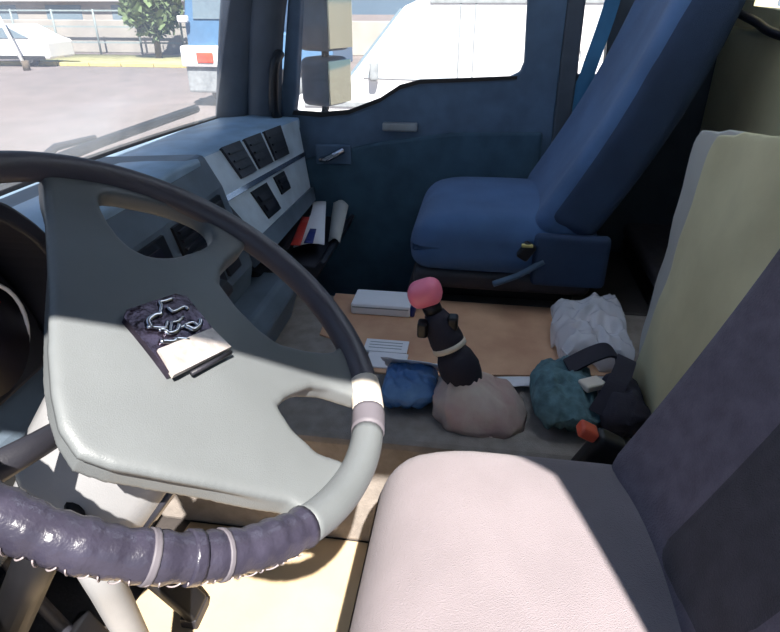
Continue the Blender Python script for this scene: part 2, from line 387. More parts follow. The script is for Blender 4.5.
fpanel('fascia_rib', .0, 1, .46, .52, 0, .006, 'chrome', da, 14, 1)
for s0, s1, t0, t1 in ((.22, .37, -.02, .38), (.41, .56, -.02, .38), (.60, .77, -.02, .38)):
    v = fpanel('air_vent', s0, s1, t0, t1, -.02, .008, 'dark', da, 2, 2)
    for q in (.25, .5, .75): fpanel('vent_slat', s0+.015, s1-.015, t0+(t1-t0)*q-.012, t0+(t1-t0)*q+.012, .008, .013, 'black', v, 1, 1)
for s0, s1, t0, t1 in ((.22, .40, .56, .93), (.50, .64, .55, .80)):
    v = fpanel('switch_bank', s0, s1, t0, t1, -.02, .005, 'black', da, 2, 2)
    for q in (.33, .66): fpanel('rocker', s0+.02, s1-.02, t0+(t1-t0)*q-.10*(t1-t0), t0+(t1-t0)*q+.12*(t1-t0), .005, .011, 'dark', v, 1, 1)
fpanel('fascia_lip', -.02, 1, 1.0, 1.20, -.06, .012, 'dash', da, 14, 2)
# storage tray below the fascia on the passenger side
dp(prism('storage_tray', [(.46, .36), (.44, .40), (.455, .405), (.47, .385), (.66, .40), (.66, .50), (.70, .50), (.70, .30), (.50, .30)], 'X', 1.62, 2.08, 'dark', da, bev=.004))
dp(box('glove_panel', (1.40, .56, .30), (2.08, .92, .45), 'black', da, .02))
# centre console facing the driver
dp(prism('centre_console', [(.60, .30), (.56, .50), (.615, .70), (.655, .775), (.92, .76), (.92, .30)], 'X', .78, 1.37, 'dash', da, bev=.012))
def cc(x0, x1, z0, z1, h, name, m, parent=da):        # plate on the sloping console face
    Y = lambda z: .56+(z-.50)*.275 if z > .5 else .56+(.50-z)*.2
    return dp(pyd(name, [(x, Y(z)+d, z) for d in (.01, -h) for x, z in ((x0, z0), (x1, z0), (x1, z1), (x0, z1))],
                  [[0, 1, 2, 3], [4, 5, 6, 7], [0, 1, 5, 4], [1, 2, 6, 5], [2, 3, 7, 6], [3, 0, 4, 7]], m, parent))
a = cc(.84, 1.04, .60, .69, .006, 'radio', 'black'); cc(.87, 1.01, .635, .675, .009, 'radio_display', 'gauge', a)
for x in (.86, 1.02):
    k = dp(tube('radio_knob', [(x, .585, .617), (x, .562, .612)], .011, 'dark', a, 12))
for i in range(2):
    v = cc(1.08+.13*i, 1.19+.13*i, .61, .69, .006, 'air_vent', 'black')
    for q in range(4): cc(1.09+.13*i, 1.18+.13*i, .62+.018*q, .626+.018*q, .012, 'vent_slat', 'dark', v)
for i in range(5): cc(.86+.09*i, .93+.09*i, .525, .57, .007, 'switch', 'dark')
dp(prism('lower_console', [(.50, .30), (.47, .40), (.50, .44), (.62, .44), (.62, .30)], 'X', 1.10, 1.45, 'dash', da, bev=.01))
# knee panel and instrument cluster in front of the driver
dp(prism('knee_panel', [(.60, .42), (.56, .60), (.62, .70), (.92, .74), (.92, .42)], 'X', -.02, .80, 'dash', da, bev=.012))
dp(prism('kick_panel', [(.70, .0), (.66, .42), (.92, .42), (.92, .0)], 'X', .80, .95, 'dark', da, bev=.01))
ic = dp(prism('instrument_cluster', smoothpoly([(.20, .70), (.20, .81), (.26, .865), (.40, .89), (.52, .88), (.575, .85), (.62, .79), (.635, .70), (.60, .66), (.24, .66)], 4), 'Y', .575, .80, 'dark', da, bev=.006, fn=lambda p: (p.x, p.y-.0+.22*(p.z-.72), p.z)))
outer = curve([(.175, .66), (.175, .82), (.23, .89), (.40, .925), (.54, .915), (.600, .882), (.648, .805), (.662, .66)], 6)
inner = curve([(.644, .66), (.630, .798), (.587, .866), (.53, .896), (.40, .906), (.24, .874), (.195, .81), (.195, .66)], 6)
dp(prism('cluster_hood', [tuple(p) for p in outer]+[tuple(p) for p in inner], 'Y', .52, .80, 'dark', ic, bev=.004))
for x, z, r_ in ((.285, .755, .068), (.540, .738, .072), (.415, .835, .034), (.415, .735, .034)):
    y = .575+.22*(z-.72)
    g = dp(tube('gauge', [(x, y, z), (x, y-.006, z+.001)], r_, 'gauge', ic, 28))
    ring = [(x+r_*math.cos(R(q)), y-.008, z+r_*math.sin(R(q))) for q in range(0, 360, 12)]
    dp(tube('gauge_ring', ring, .0028, 'paper', ic, 6, closed=True))
    dp(tube('needle', [(x, y-.009, z), (x+r_*.55, y-.009, z+r_*.5)], .0018, 'red', ic, 6))

# ------------------------------------------------------------------ steering wheel
WC = Vector((.467, .2905, .825)); WN = Vector((0, -.5648, .8252)); WA = Vector((0, .8252, .5648)); WB = Vector((1, 0, 0))
sw = thing('steering_wheel', 'large grey truck steering wheel with laced purple leather on its near rim', 'steering wheel')
sw.matrix_world = Matrix(((WB.x, WA.x, WN.x, WC.x), (WB.y, WA.y, WN.y, WC.y), (WB.z, WA.z, WN.z, WC.z), (0, 0, 0, 1)))
RR = .235
def arc(a0, a1, n=40, r=RR, z=0): return [(r*math.cos(R(a0+(a1-a0)*i/n)), r*math.sin(R(a0+(a1-a0)*i/n)), z) for i in range(n+1)]
tube('rim', arc(0, 358, 119), .0160, 'rimdark', sw, 16, closed=True)
ra = lambda a0, a1, n=8, r=.231: [p[:2] for p in arc(a0, a1, n, r)]
hub_out = ([(.045, .155), (0, .123), (-.04, .095), (-.075, .07), (-.112, .044), (-.142, .019), (-.163, -.003), (-.173, -.025), (-.168, -.048), (-.15, -.089), (-.121, -.149), (-.104, -.183)]
   + ra(243, 264, 5) + [(-.027, -.212), (-.036, -.19), (-.033, -.158), (-.021, -.134), (.003, -.138), (.045, -.157), (.063, -.178)]
   + ra(290, 312, 5) + [(.125, -.163), (.098, -.138), (.068, -.104), (.064, -.08), (.076, -.045), (.098, -.016), (.13, -.005), (.17, -.002), (.205, -.004)] + ra(-.5, 62, 14))
hole = smoothpoly([(.133, .150), (.085, .107), (.064, .068), (.084, .046), (.132, .034), (.185, .030), (.212, .050), (.205, .082), (.178, .118)], 4)
hub = prism('hub_and_spokes', hub_out, 'Z', -.018, .006, 'wheel', sw, holes=[hole])
hub.parent = None; soften(hub, .0032, 8); hub.parent = sw
for v in hub.data.vertices:
    x, y, z = v.co; d = math.hypot(x+.03, y+.01)
    k = max(0, 1-(d/.20)**2)
    if z < -.004:      # undercut lower rim, fading out towards the spokes' ends
        u_ = min(1, max(0, (.205-math.hypot(x, y))/.05)); u_ = 1-.07*u_*u_*(3-2*u_); v.co.x, v.co.y = -.02+(x+.02)*u_, -.02+(y+.02)*u_
    v.co.z += .018*k*k*(1 if z > -.008 else -1.6)-.006*(1-k)
# emblem plate on the hub
def er(p, q, h): return Vector((-.029+.92*p+.416*q, -.019-.30*p+.91*q, h))
H0 = .0245
def plate(name, pq, h0, h1, m, parent):
    n = len(pq); v = [er(p, q, h0) for p, q in pq]+[er(p, q, h1) for p, q in pq]
    return pyd(name, v, [list(range(n)), list(range(n, 2*n))]+[[i, (i+1) % n, n+(i+1) % n, n+i] for i in range(n)], m, parent)
em = plate('emblem', [(-.040, -.036), (.036, -.036), (.040, .030), (.030, .037), (-.032, .037), (-.040, .030)], H0-.012, H0+.004, 'foil', sw)
plate('emblem_bar', [(-.041, -.040), (.037, -.040), (.034, -.014), (-.036, -.012)], H0+.002, H0+.007, 'silver', em)  # lower bar, its sunlight put into a paler, barely metallic silver
for k in range(9):      # worn animal relief: silver strands shaped as its squiggly highlights
    a0 = random.uniform(-.028, .024); b0 = random.uniform(-.006, .028)
    pts = [er(a0+.006*i+.003*math.sin(i*2+k), b0+.004*math.sin(i*1.3+k*2)-.0035*i*(k % 3-1), H0+.005) for i in range(5)]
    tube('relief_highlight', curve(pts, 3), .0018+.0008*(k % 2), 'chrome', em, 6)
tube('emblem_rod', [er(-.02, -.044, H0+.002), er(.036, -.043, H0+.002)], .0022, 'dark', em, 6)
# laced leather cover on the near part of the rim
wrp = tube('leather_wrap', [(p[0], p[1], p[2]) for p in arc(136, 239, 90)], [.0176+.0008*math.sin(i*1.7)+.0006*math.sin(i*.63) for i in range(91)], 'leather', sw, 18)
sts = []
for sg in (-1, 1):      # two slants of one lacing stitch, lying on the outer flank of the cover
    pts = []
    for i in range(6):
        ph = R(2-9*i); dl = sg*R(.5)*(i/2.5-1); q = RR+.0186*math.cos(ph)
        pts.append((q*math.cos(dl), q*math.sin(dl), .0186*math.sin(ph)))
    tmp = tube('stitch', pts, .0006, 'thread', None, 5); sts.append(tmp.data); bpy.data.objects.remove(tmp)
for i in range(44):
    o = bpy.data.objects.new('stitch', sts[i % 2]); COL.objects.link(o); o.parent = wrp; o.rotation_euler = (0, 0, R(140+2.22*i))
for a0, a1, r_, m_ in ((206, 207.2, .0192, 'tape2'), (213, 215, .0196, 'leather'), (219, 219.8, .0192, 'tape2')): tube('wrap_band', arc(a0, a1, 4), r_, m_, wrp, 16)
tube('sunlit_bare_rim', arc(239, 277, 20), .0168, 'wheel', sw, 16)  # lit stretch of rim: sunlight put in as lighter plastic
tube('tape_band', arc(285, 296, 8), .0176, 'tape', sw, 16)
tube('tape_band', arc(277.5, 285, 6), .0180, 'tape2', sw, 16)

# steering column
sc = thing('steering_column', 'light grey steering column shroud with stalk and ignition lock beneath the wheel', 'steering column', (.467, .55, .45))
def cx(d, x=0, y=0): return WC - WN*d + WB*x + WA*y
def colbox(name, d0, d1, w0, w1, y0, y1, m, parent):
    vs, fs = [], []; n = 16
    for k in range(6):
        t_ = k/5; d = d0+(d1-d0)*t_; w = w0+(w1-w0)*t_; sc_ = .9 if k in (0, 5) else 1
        for j in range(n):
            a_ = 2*math.pi*j/n; c_, s_ = math.cos(a_), math.sin(a_)
            e = lambda q: math.copysign(abs(q)**.55, q)
            vs.append(cx(d, e(c_)*w*sc_, (y0+y1)/2+e(s_)*(y1-y0)/2*sc_))
    for k in range(5):
        for j in range(n): fs.append([k*n+j, k*n+(j+1) % n, (k+1)*n+(j+1) % n, (k+1)*n+j])
    fs += [list(range(n)), list(range(5*n, 6*n))]
    return inv(parent, pyd(name, vs, fs, m, parent, True))
colbox('shroud', .052, .20, .085, .105, -.105, .055, 'column', sc)
inv(sc, tube('shroud_seam', [cx(.06, -.075, -.096), cx(.19, -.094, -.096)], .003, 'dark', sc, 6))
colbox('lower_shroud', .20, .34, .065, .055, -.05, .05, 'column', sc)
inv(sc, tube('column_tube', [cx(.33), cx(.62, 0, -.02)], .028, 'black', sc, 16))
inv(sc, tube('shaft_cover', [(.475, .465, .56), (.485, .46, .40), (.51, .46, .20), (.53, .46, .007)], [.034, .024, .021, .032], 'column', sc, 14))
inv(sc, tube('ignition_lock', [cx(.115, .07, -.03), cx(.10, .118, -.06)], .019, 'chrome', sc, 16))
inv(sc, tube('indicator_stalk', [cx(.07, -.06, .0), cx(.065, -.13, .015), cx(.055, -.20, .03)], [.009, .011, .013], 'dark', sc, 10))
inv(sc, tube('retarder_stalk', [cx(.07, .06, .0), cx(.065, .13, -.01), cx(.055, .19, -.01)], [.009, .011, .013], 'dark', sc, 10))
inv(sc, tube('height_lever', [cx(.16, -.085, -.02), cx(.17, -.12, -.05), cx(.165, -.125, -.10)], [.009, .010, .012], 'black', sc, 10))
# pedals
for x, w, lab, nm in ((.33, .075, 'black clutch pedal hanging left of the steering column', 'clutch_pedal'), (.55, .08, 'black brake pedal hanging right of the steering column', 'brake_pedal')):
    p = thing(nm, lab, 'pedal', (x, .60, .08))
    inv(p, rbox('pad', (x, .60, .14), (w, .025, .085), 'black', p, .008, 4, rot=Matrix.Rotation(R(-25), 3, 'X')))
    inv(p, tube('arm', curve([(x, .61, .15), (x, .66, .26), (x, .70, .42)]), .011, 'dark', p, 8))
p = thing('accelerator_pedal', 'long black floor-hinged accelerator pedal beside the engine tunnel', 'pedal', (.70, .52, 0))
inv(p, rbox('pad', (.72, .56, .11), (.06, .022, .22), 'black', p, .008, 4, rot=Matrix.Rotation(R(-38), 3, 'X')))
inv(p, box('hinge', (.69, .485, 0), (.75, .52, .03), 'dark', p))

# ------------------------------------------------------------------ driver's seat
ds = thing('driver_seat', 'grey and charcoal cloth driver seat, its cushion half in sunlight', 'seat', (.46, -.1, 0))
def dz(o): return inv(ds, o)
def cush(p):     # soft top, front corners rounded in plan
    x, y, z = p
    if z > 0: z += .018*(1-(x/.27)**2)*(1-(y/.25)**2)
    if y > .10:
        k = (y-.10)/.14; x *= 1-.07*k*k; z -= .03*k*k if z > 0 else 0
    return (x, y, z)
dz(rbox('cushion', (.455, -.125, .445), (.54, .48, .145), 'dseat', ds, .055, 14, fn=cush))
LEAN = Matrix.Rotation(R(19), 3, 'X')
def dback(p):
    x, y, z = p
    k = max(0, (z-.1)/.28); x *= 1-.10*k*k
    y += .035*(abs(x)/.25)**3 if y > 0 else 0
    return (x, y-.02*math.cos(z*4), z)
bk = dz(rbox('backrest', (.455, -.40, .80), (.52, .15, .74), 'dseat2', ds, .06, 14, fn=dback, rot=LEAN))
dz(rbox('back_insert', (.375, -.372, .80), (.35, .10, .64), 'dseat3', bk, .045, 10, fn=dback, rot=LEAN))
dz(rbox('head_cushion', (.455, -.53, 1.20), (.30, .10, .14), 'dseat2', bk, .045, 8, rot=LEAN))
dz(box('base', (.24, -.33, .03), (.67, .05, .30), 'dark', ds, .02))
dz(box('slide_rail', (.22, -.34, 0), (.28, .06, .04), 'black', ds, .005)); dz(box('slide_rail', (.63, -.34, 0), (.69, .06, .04), 'black', ds, .005))
dz(rbox('seat_pan', (.455, -.13, .33), (.50, .44, .08), 'dark', ds, .02, 6))
bu = dz(rbox('belt_buckle', (.775, -.215, .462), (.035, .05, .09), 'black', ds, .01, 4, rot=Matrix.Rotation(R(25), 3, 'X')))
dz(rbox('release_button', (.772, -.192, .512), (.028, .03, .02), 'orange', bu, .006, 4, rot=Matrix.Rotation(R(25), 3, 'X')))
dz(tube('buckle_stalk', [(.775, -.235, .43), (.76, -.26, .36), (.68, -.26, .32)], .012, 'black', bu, 8))

# ------------------------------------------------------------------ passenger seat
ps = thing('passenger_seat', 'blue cloth passenger seat facing the windscreen beside the far door', 'seat', (1.82, -.08, .30))
def pz(o): return inv(ps, o)
def pcush(p):
    x, y, z = p
    if z > 0: z += .02*(1-(x/.25)**2)*(1-(y/.27)**2)
    if y > .12: k = (y-.12)/.15; z -= (.035*k*k if z > 0 else 0); x *= 1-.05*k*k
    return (x, y, z)
pz(rbox('cushion', (1.82, -.075, .485), (.49, .52, .17), 'pseat', ps, .06, 12, fn=pcush))
PL = Matrix.Rotation(R(22.5), 3, 'X')
def pback(p):
    x, y, z = p; k = max(0, (z-.05)/.40); x *= 1-.16*k*k
    if y > 0: y += .03*(abs(x)/.24)**3
    return (x, y-.03*math.cos(z*4.2), z)
pbk = pz(rbox('backrest', (1.82, -.392, .93), (.49, .12, .92), 'pseat', ps, .06, 14, fn=pback, rot=PL))
pz(rbox('side_bolster', (1.605, -.385, .89), (.075, .14, .74), 'pseat2', pbk, .035, 8, fn=lambda p: (p.x+.03*max(0, p.z/.37)**2, p.y-.03*math.cos(p.z*4.2), p.z), rot=PL))
pz(rbox('side_bolster', (2.035, -.385, .89), (.075, .14, .74), 'pseat2', pbk, .035, 8, fn=lambda p: (p.x-.03*max(0, p.z/.37)**2, p.y-.03*math.cos(p.z*4.2), p.z), rot=PL))
pz(rbox('hinge_cover', (1.572, -.26, .47), (.035, .20, .15), 'pseat2', ps, .016, 6))
bu = pz(rbox('belt_buckle', (1.55, -.14, .50), (.025, .035, .05), 'black', ps, .008, 4, rot=Matrix.Rotation(R(30), 3, 'X')))
pz(box('release_button', (1.535, -.155, .515), (1.548, -.125, .523), 'yellow', bu, .002))
pz(tube('recline_lever', curve([(1.56, -.19, .47), (1.552, -.13, .43), (1.555, -.06, .395)]), .009, 'doorp', ps, 8))
pz(rbox('seat_pan', (1.82, -.08, .385), (.47, .50, .06), 'dark', ps, .02, 6))
pz(box('base', (1.66, -.30, .30), (2.0, .12, .37), 'black', ps, .01))
# seat belt of the passenger side
sb = thing('seat_belt', 'blue seat belt strap slanting down beside the slim window behind the passenger door', 'seat belt', (2.10, -.35, .9))
def strap(name, pts, w, side, m, parent, th=.003):
    vs, fs = [], []; P = [Vector(p) for p in pts]; sd = Vector(side).normalized()
    for i, p in enumerate(P):
        tg = (P[min(i+1, len(P)-1)]-P[max(i-1, 0)]).normalized(); nn = tg.cross(sd).normalized()
        for a_, b_ in ((-1, -1), (1, -1), (1, 1), (-1, 1)): vs.append(p+sd*w/2*a_+nn*th/2*b_)
    for i in range(len(P)-1):
        for j in range(4): fs.append([i*4+j, i*4+(j+1) % 4, (i+1)*4+(j+1) % 4, (i+1)*4+j])
    fs += [[0, 1, 2, 3], [(len(P)-1)*4+j for j in range(4)]]
    return pyd(name, vs, fs, m, parent)
M['belt'] = mat('belt_web', (60, 124, 168), .6, bump=.4, bscale=500)
inv(sb, strap('strap', curve([(2.105, -.36, 1.45), (2.105, -.365, 1.15), (2.105, -.318, .90), (2.11, -.30, .80), (2.11, -.30, .36)]), .045, (0, 1, .15), 'belt', sb))
inv(sb, rbox('anchor', (2.10, -.36, 1.46), (.03, .06, .05), 'black', sb, .01, 4))

# ------------------------------------------------------------------ gear lever
gl = thing('gear_lever', 'black gear lever with bright pink knob rising from a beige leather boot', 'gear lever', (1.09, -.03, .30))
def gz(o): return inv(gl, o)
def boot():
    vs, fs = [], []; n = 40; prof = [(0, .098, .095), (.012, .096, .092), (.03, .090, .082), (.045, .088, .072), (.06, .066, .056), (.075, .05, .042), (.088, .032, .03)]
    for k, (z, ry, rx) in enumerate(prof):
        for j in range(n):
            a_ = 2*math.pi*j/n; e = lambda q: math.copysign(abs(q)**.7, q)
            w = 1+.05*math.sin(a_*7+k*.6)*(k > 0)+.03*math.sin(a_*11-k)
            vs.append((1.09+e(math.cos(a_))*rx*w, -.04+.04*z/.088+e(math.sin(a_))*ry*w, .30+z+.004*math.sin(a_*9+k)))
    for k in range(len(prof)-1):
        for j in range(n): fs.append([k*n+j, k*n+(j+1) % n, (k+1)*n+(j+1) % n, (k+1)*n+j])
    fs += [list(range(n)), list(range((len(prof)-1)*n, len(prof)*n))]
    return gz(pyd('boot', vs, fs, 'boot', gl, True))
boot()
ax0, ax1 = Vector((1.09, -.012, .35)), Vector((1.13, .098, .565))
def lv(t_, dx=0, dy=0): return ax0.lerp(ax1, t_)+Vector((dx, dy, 0))
gz(tube('shaft', [lv(-.1), lv(.9)], .014, 'black', gl, 12))
gz(tube('gaiter', [lv(t_) for t_ in (.0, .06, .14, .24, .34, .42)], [.026, .036, .042, .045, .040, .030], 'strap', gl, 16))
gz(tube('white_band', [lv(.43, 0, 0), lv(.455), lv(.48)], [.037, .0385, .037], 'tape', gl, 16))
gz(tube('grip', [lv(t_) for t_ in (.46, .52, .60, .68, .74, .78)], [.036, .037, .035, .032, .026, .022], 'strap', gl, 16))
gz(rbox('range_switch', lv(.66, -.02, .034), (.03, .022, .035), 'black', gl, .006, 4))
gz(rbox('splitter_switch', lv(.72, -.01, -.034), (.03, .022, .03), 'black', gl, .006, 4))
gz(tube('neck', [lv(.77), lv(.86)], .020, 'black', gl, 12))
gz(rbox('knob', lv(.97), (.062, .072, .056), 'pink', gl, .024, 6, rot=Matrix.Rotation(R(-22), 3, 'X')))

# ------------------------------------------------------------------ things on the engine tunnel
T0 = .3005
def flat(name, pts, h, m, label, cat, z=T0, parent=None):
    o = prism(name, pts, 'Z', z, z+h, m, parent, bev=min(.002, h*.3)); return tag(o, label, cat)
flat('cardboard_sheet', [(1.19, .10), (1.225, -.04), (1.27, -.36), (1.61, -.42), (1.615, .41), (1.36, .395), (1.30, .25), (1.20, .22)], .005, 'card', 'flat brown cardboard sheet spread on the floor in front of the passenger seat', 'cardboard')
fc = flat('footwell_mat', [(.10, .08), (.9495, .08), (.9495, .62), (.70, .64), (.10, .62)], .006, 'fcard', 'pale cardboard mat in sunlight on the floor below the steering wheel', 'floor mat', z=.0005)
bx_ = thing('flat_box', 'long flat white box lying crosswise on the cardboard near the dashboard', 'box', (1.53, .245, T0+.005))
inv(bx_, box('carton', (1.485, .165, T0+.005), (1.585, .335, T0+.040), 'paper', bx_, .006)); inv(bx_, box('end_flap', (1.487, .153, T0+.007), (1.583, .166, T0+.038), 'navy', bx_, .004))
inv(bx_, box('lid_seam', (1.484, .17, T0+.028), (1.4855, .33, T0+.031), 'grey', bx_, 0))
pc = thing('paper_card', 'white printed card folded once, lying by the gear lever', 'card', (1.28, .20, T0+.005))
inv(pc, box('upper_leaf', (1.285, .15, T0+.0055), (1.345, .262, T0+.012), 'paper', pc, .001)); inv(pc, box('lower_leaf', (1.215, .145, T0+.0055), (1.284, .245, T0+.010), 'paper', pc, .001))
for k in range(3): inv(pc, box('print_line', (1.30+.014*k, .165, T0+.0121), (1.303+.014*k, .25, T0+.0124), 'grey', pc, 0))
def pillow(p, sx, sy, sz, seed, a=.012, f=14): 
    q = Vector(p); k = (1-min(1, abs(q.x)/sx)**4)*(1-min(1, abs(q.y)/sy)**4)
    q.z *= .25+.75*k; c = crumple(q, a, f, seed); q += c
    q.z = max(q.z, -sz); return q
ob = rbox('blue_packet', (1.115, .122, T0+.034), (.13, .12, .06), 'blue', None, .02, 24, fn=lambda p: pillow(p, .07, .08, .03, 3, .010))
tag(ob, 'crumpled blue plastic packet lying beside the gear lever boot', 'packet')
tag(sheet('tissue_sheet', [(1.205, .045, T0+.022), (1.21, .19, T0+.022), (1.14, .19, T0+.082), (1.13, .05, T0+.084)], 'paper', nu=8, nv=8, fn=lambda u, v: crumple((u*.1, v*.1, 0), .008, 25, 5)), 'pale sheet of paper draped over the blue packet', 'paper')
tag(sheet('white_strip', [(1.165, -.06, T0+.008), (1.205, -.05, T0+.008), (1.25, -.36, T0+.010), (1.205, -.36, T0+.010)], 'paper', nu=14, nv=4, fn=lambda u, v: (0, 0, abs(crumple((u*.3, v*.05, 0), .012, 25, 8).z))), 'long pale plastic strip along the near edge of the cardboard', 'plastic strip')
# clear plastic bag
bg_ = rbox('plastic_bag', (1.40, -.305, T0+.045), (.25, .18, .085), 'bag', None, .03, 36, fn=lambda p: pillow(p, .16, .11, .04, 11, .026, 8))
tag(bg_, 'crumpled clear plastic bag lying on the cardboard sheet', 'plastic bag')
# dark teal cloth beside the boot
ob = rbox('folded_cloth', (1.125, -.215, T0+.04), (.22, .13, .075), 'teal', None, .03, 26, fn=lambda p: pillow(p, .125, .075, .037, 21, .014))
tag(ob, 'dark teal bundled cloth between the lever boot and the black strap', 'cloth')
# black strap bundle
bs = thing('strap_bundle', 'tangled black webbing strap with a dark clasp by the driver backrest', 'strap', (1.12, -.36, T0))
inv(bs, rbox('pouch', (1.075, -.325, T0+.05), (.15, .085, .095), 'strap', bs, .035, 22, fn=lambda p: pillow(p, .085, .05, .045, 31, .012)))
inv(bs, strap('webbing', curve([(1.16, -.22, T0+.085), (1.20, -.28, T0+.10), (1.22, -.32, T0+.10), (1.23, -.35, T0+.06), (1.23, -.355, T0+.004)]), .045, (1, .3, .2), 'strap', bs, .006))
inv(bs, strap('webbing', curve([(1.03, -.27, T0+.06), (1.08, -.31, T0+.11), (1.14, -.335, T0+.12), (1.18, -.345, T0+.10), (1.19, -.35, T0+.03)]), .04, (.5, 1, .2), 'strap', bs, .006))
inv(bs, rbox('clasp', (1.10, -.265, T0+.085), (.035, .05, .016), 'tape', bs, .005, 4, rot=Matrix.Rotation(R(30), 3, 'Z')))
# papers in the dashboard tray
tag(sheet('document_sheet', [(1.70, .46, .428), (1.70, .56, .412), (2.05, .635, .425), (2.05, .54, .455)], 'paper', nu=6, nv=6, th=.004, fn=lambda u, v: (0, 0, .01*math.sin(u*3))), 'white document sheet lying in the tray below the dashboard switches', 'paper')
tag(sheet('red_leaflet', [(1.66, .525, .437), (1.66, .555, .437), (1.88, .580, .452), (1.88, .555, .452)], 'red', nu=4, nv=4, th=.003), 'narrow red and pink leaflet on top of the white document in the tray', 'leaflet')
tag(sheet('navy_leaflet', [(1.66, .485, .446), (1.66, .513, .446), (1.76, .52, .455), (1.76, .50, .455)], 'navy', nu=4, nv=4, th=.003), 'small navy blue leaflet next to the red one in the tray', 'leaflet')
tag(sheet('folded_note', [(1.76, .425, .412), (1.79, .47, .412), (2.02, .505, .47), (1.97, .44, .47)], 'matb', nu=5, nv=5, th=.003, fn=lambda u, v: (0, 0, .012*math.sin(u*4))), 'crumpled pale note sticking out of the tray towards the door', 'paper')

# ------------------------------------------------------------------ behind the seats
sh = thing('storage_box', 'low black storage bench across the cab behind both seats', 'bench', (1.1, -.58, 0))
inv(sh, box('body', (.0, -.685, .0), (2.13, -.52, .36), 'black', sh, .02)); inv(sh, rbox('pad', (1.065, -.60, .385), (2.12, .17, .05), 'dseat3', sh, .02, 8))
fm = thing('folded_mattress', 'folded olive and pale grey foam mat leaning behind the driver seat', 'mat', (1.05, -.44, .41))
def slab(name, c, h, off, m):      # quadrilateral slab with rounded rim; corners in world space
    A_, B_, C_, D_ = [Vector(q) for q in c]; n_ = (B_-A_).cross(D_-A_).normalized()
    if n_.y < 0: n_ = -n_
    def fn(p):
        u, v = p.x+.5, p.y+.5
        q = (A_*(1-u)+B_*u)*(1-v)+(D_*(1-u)+C_*u)*v
        return q + n_*(off+p.z*h) + crumple((u*.6, v*.6, 0), .008, 8, 4)
    return inv(fm, rbox(name, (0, 0, 0), (1, 1, 1), m, fm, .12, 12, fn=fn))
slab('front_fold', [(.80, -.385, .33), (1.22, -.395, .33), (1.20, -.445, .885), (.78, -.46, .95)], .05, -.0, 'mata')
slab('back_fold', [(.82, -.435, .33), (1.36, -.435, .33), (1.43, -.485, .855), (.80, -.50, .93)], .045, .0, 'matb')

# ------------------------------------------------------------------ outside: wipers, mirrors
def wiper(pts_arm, pts_blade, label):
    w = thing('windscreen_wiper', label, 'wiper', pts_arm[0], 'windscreen wipers')
    inv(w, tube('arm', pts_arm, [.012, .010, .007][:len(pts_arm)], 'dark', w, 8)); inv(w, tube('blade', pts_blade, .02, 'black', w, 8, flat=((0, 0, 1), .7)))
wiper([(1.20, 1.09, .70), (1.42, 1.08, .765), (1.55, 1.052, .765)], [(1.05, 1.062, .735), (1.55, 1.045, .75), (2.02, .975, .77)], 'wiper resting along the foot of the windscreen before the passenger')
wiper([(.30, 1.09, .70), (.50, 1.09, .735), (.62, 1.075, .765)], [(.15, 1.02, .735), (.55, 1.06, .75), (1.0, 1.075, .775)], 'wiper resting along the foot of the windscreen before the driver')
sm = thing('side_mirror', 'double side mirror on the passenger door, tall glass above a small one', 'mirror', (2.3, .60, .66))
def mirror(z0, z1, y0, y1, x0, x1, nm):
    c = ((x0+x1)/2, (y0+y1)/2, (z0+z1)/2); rt = Matrix.Rotation(R(-24), 3, 'Z')
    h = inv(sm, rbox(nm, c, (x1-x0, y1-y0, z1-z0), 'mirrorh', sm, .03, 6, rot=rt))
    g = rbox('mirror_glass', (0, 0, 0), (x1-x0-.02, .006, z1-z0-.02), 'mirrorg', h, .003, 2)
    me = g.data; off = Vector(c)+rt @ Vector((0, -(y1-y0)/2-.001, 0))
    for v in me.vertices: v.co = rt @ v.co + off
    inv(sm, g)
mirror(.935, 1.34, .52, .67, 2.27, 2.43, 'main_housing'); mirror(.745, .915, .53, .665, 2.275, 2.43, 'wide_angle_housing')
inv(sm, tube('arm', curve([(2.17, .67, .66), (2.26, .64, .68), (2.33, .60, .72), (2.34, .59, .95), (2.34, .59, 1.36), (2.17, .58, 1.46)]), .014, 'dark', sm, 10))

# ------------------------------------------------------------------ the yard outside
G = -1.3
struct(pyd('ground', [(-60, -80, G), (120, -80, G), (120, 120, G), (-60, 120, G)], [[0, 1, 2, 3]], 'ground'))
def wheelobj(parent, x, y, r=.42, w=.25, hubm='grey'):
    t_ = inv(parent, tube('wheel', [(x-w/2, y, G+r), (x+w/2, y, G+r)], r, 'tyre', parent, 24))
    inv(parent, tube('rim_disc', [(x-w/2-.01, y, G+r), (x+w/2+.01, y, G+r)], r*.6, hubm, t_, 20))
# white van beyond the passenger window, nose to the front
vn = thing('white_van', 'white panel van parked alongside, seen through the passenger window', 'van', (9.9, .5, G))
def vp(o): return inv(vn, o)
side = [(-3.4, G+.45), (2.9, G+.45), (3.0, G+.75), (2.85, G+1.10), (1.95, G+1.38), (1.15, G+2.32), (.85, G+2.45), (-3.3, G+2.5), (-3.45, G+2.3)]
vp(prism('body', side, 'X', 8.95, 10.9, 'white', vn, bev=.06))
vp(prism('door_window', [(1.72, G+1.42), (1.05, G+2.2), (.45, G+2.22), (.45, G+1.40)], 'X', 8.93, 8.96, 'vglass2', vn, bev=.005))
vp(prism('windscreen', [(1.98, G+1.42), (1.22, G+2.30), (1.17, G+2.28), (1.92, G+1.40)], 'X', 9.1, 10.75, 'vglass', vn))
for y in (.38, .18): vp(box('door_seam', (8.94, y, G+.5), (8.955, y+.025, G+2.4), 'grey', vn, 0))
vp(box('roof_gutter', (8.93, -3.3, G+2.36), (8.96, .8, G+2.41), 'grey', vn, .005))
vp(box('side_moulding', (8.92, -3.3, G+1.02), (8.96, 2.6, G+1.10), 'grey', vn, .01))
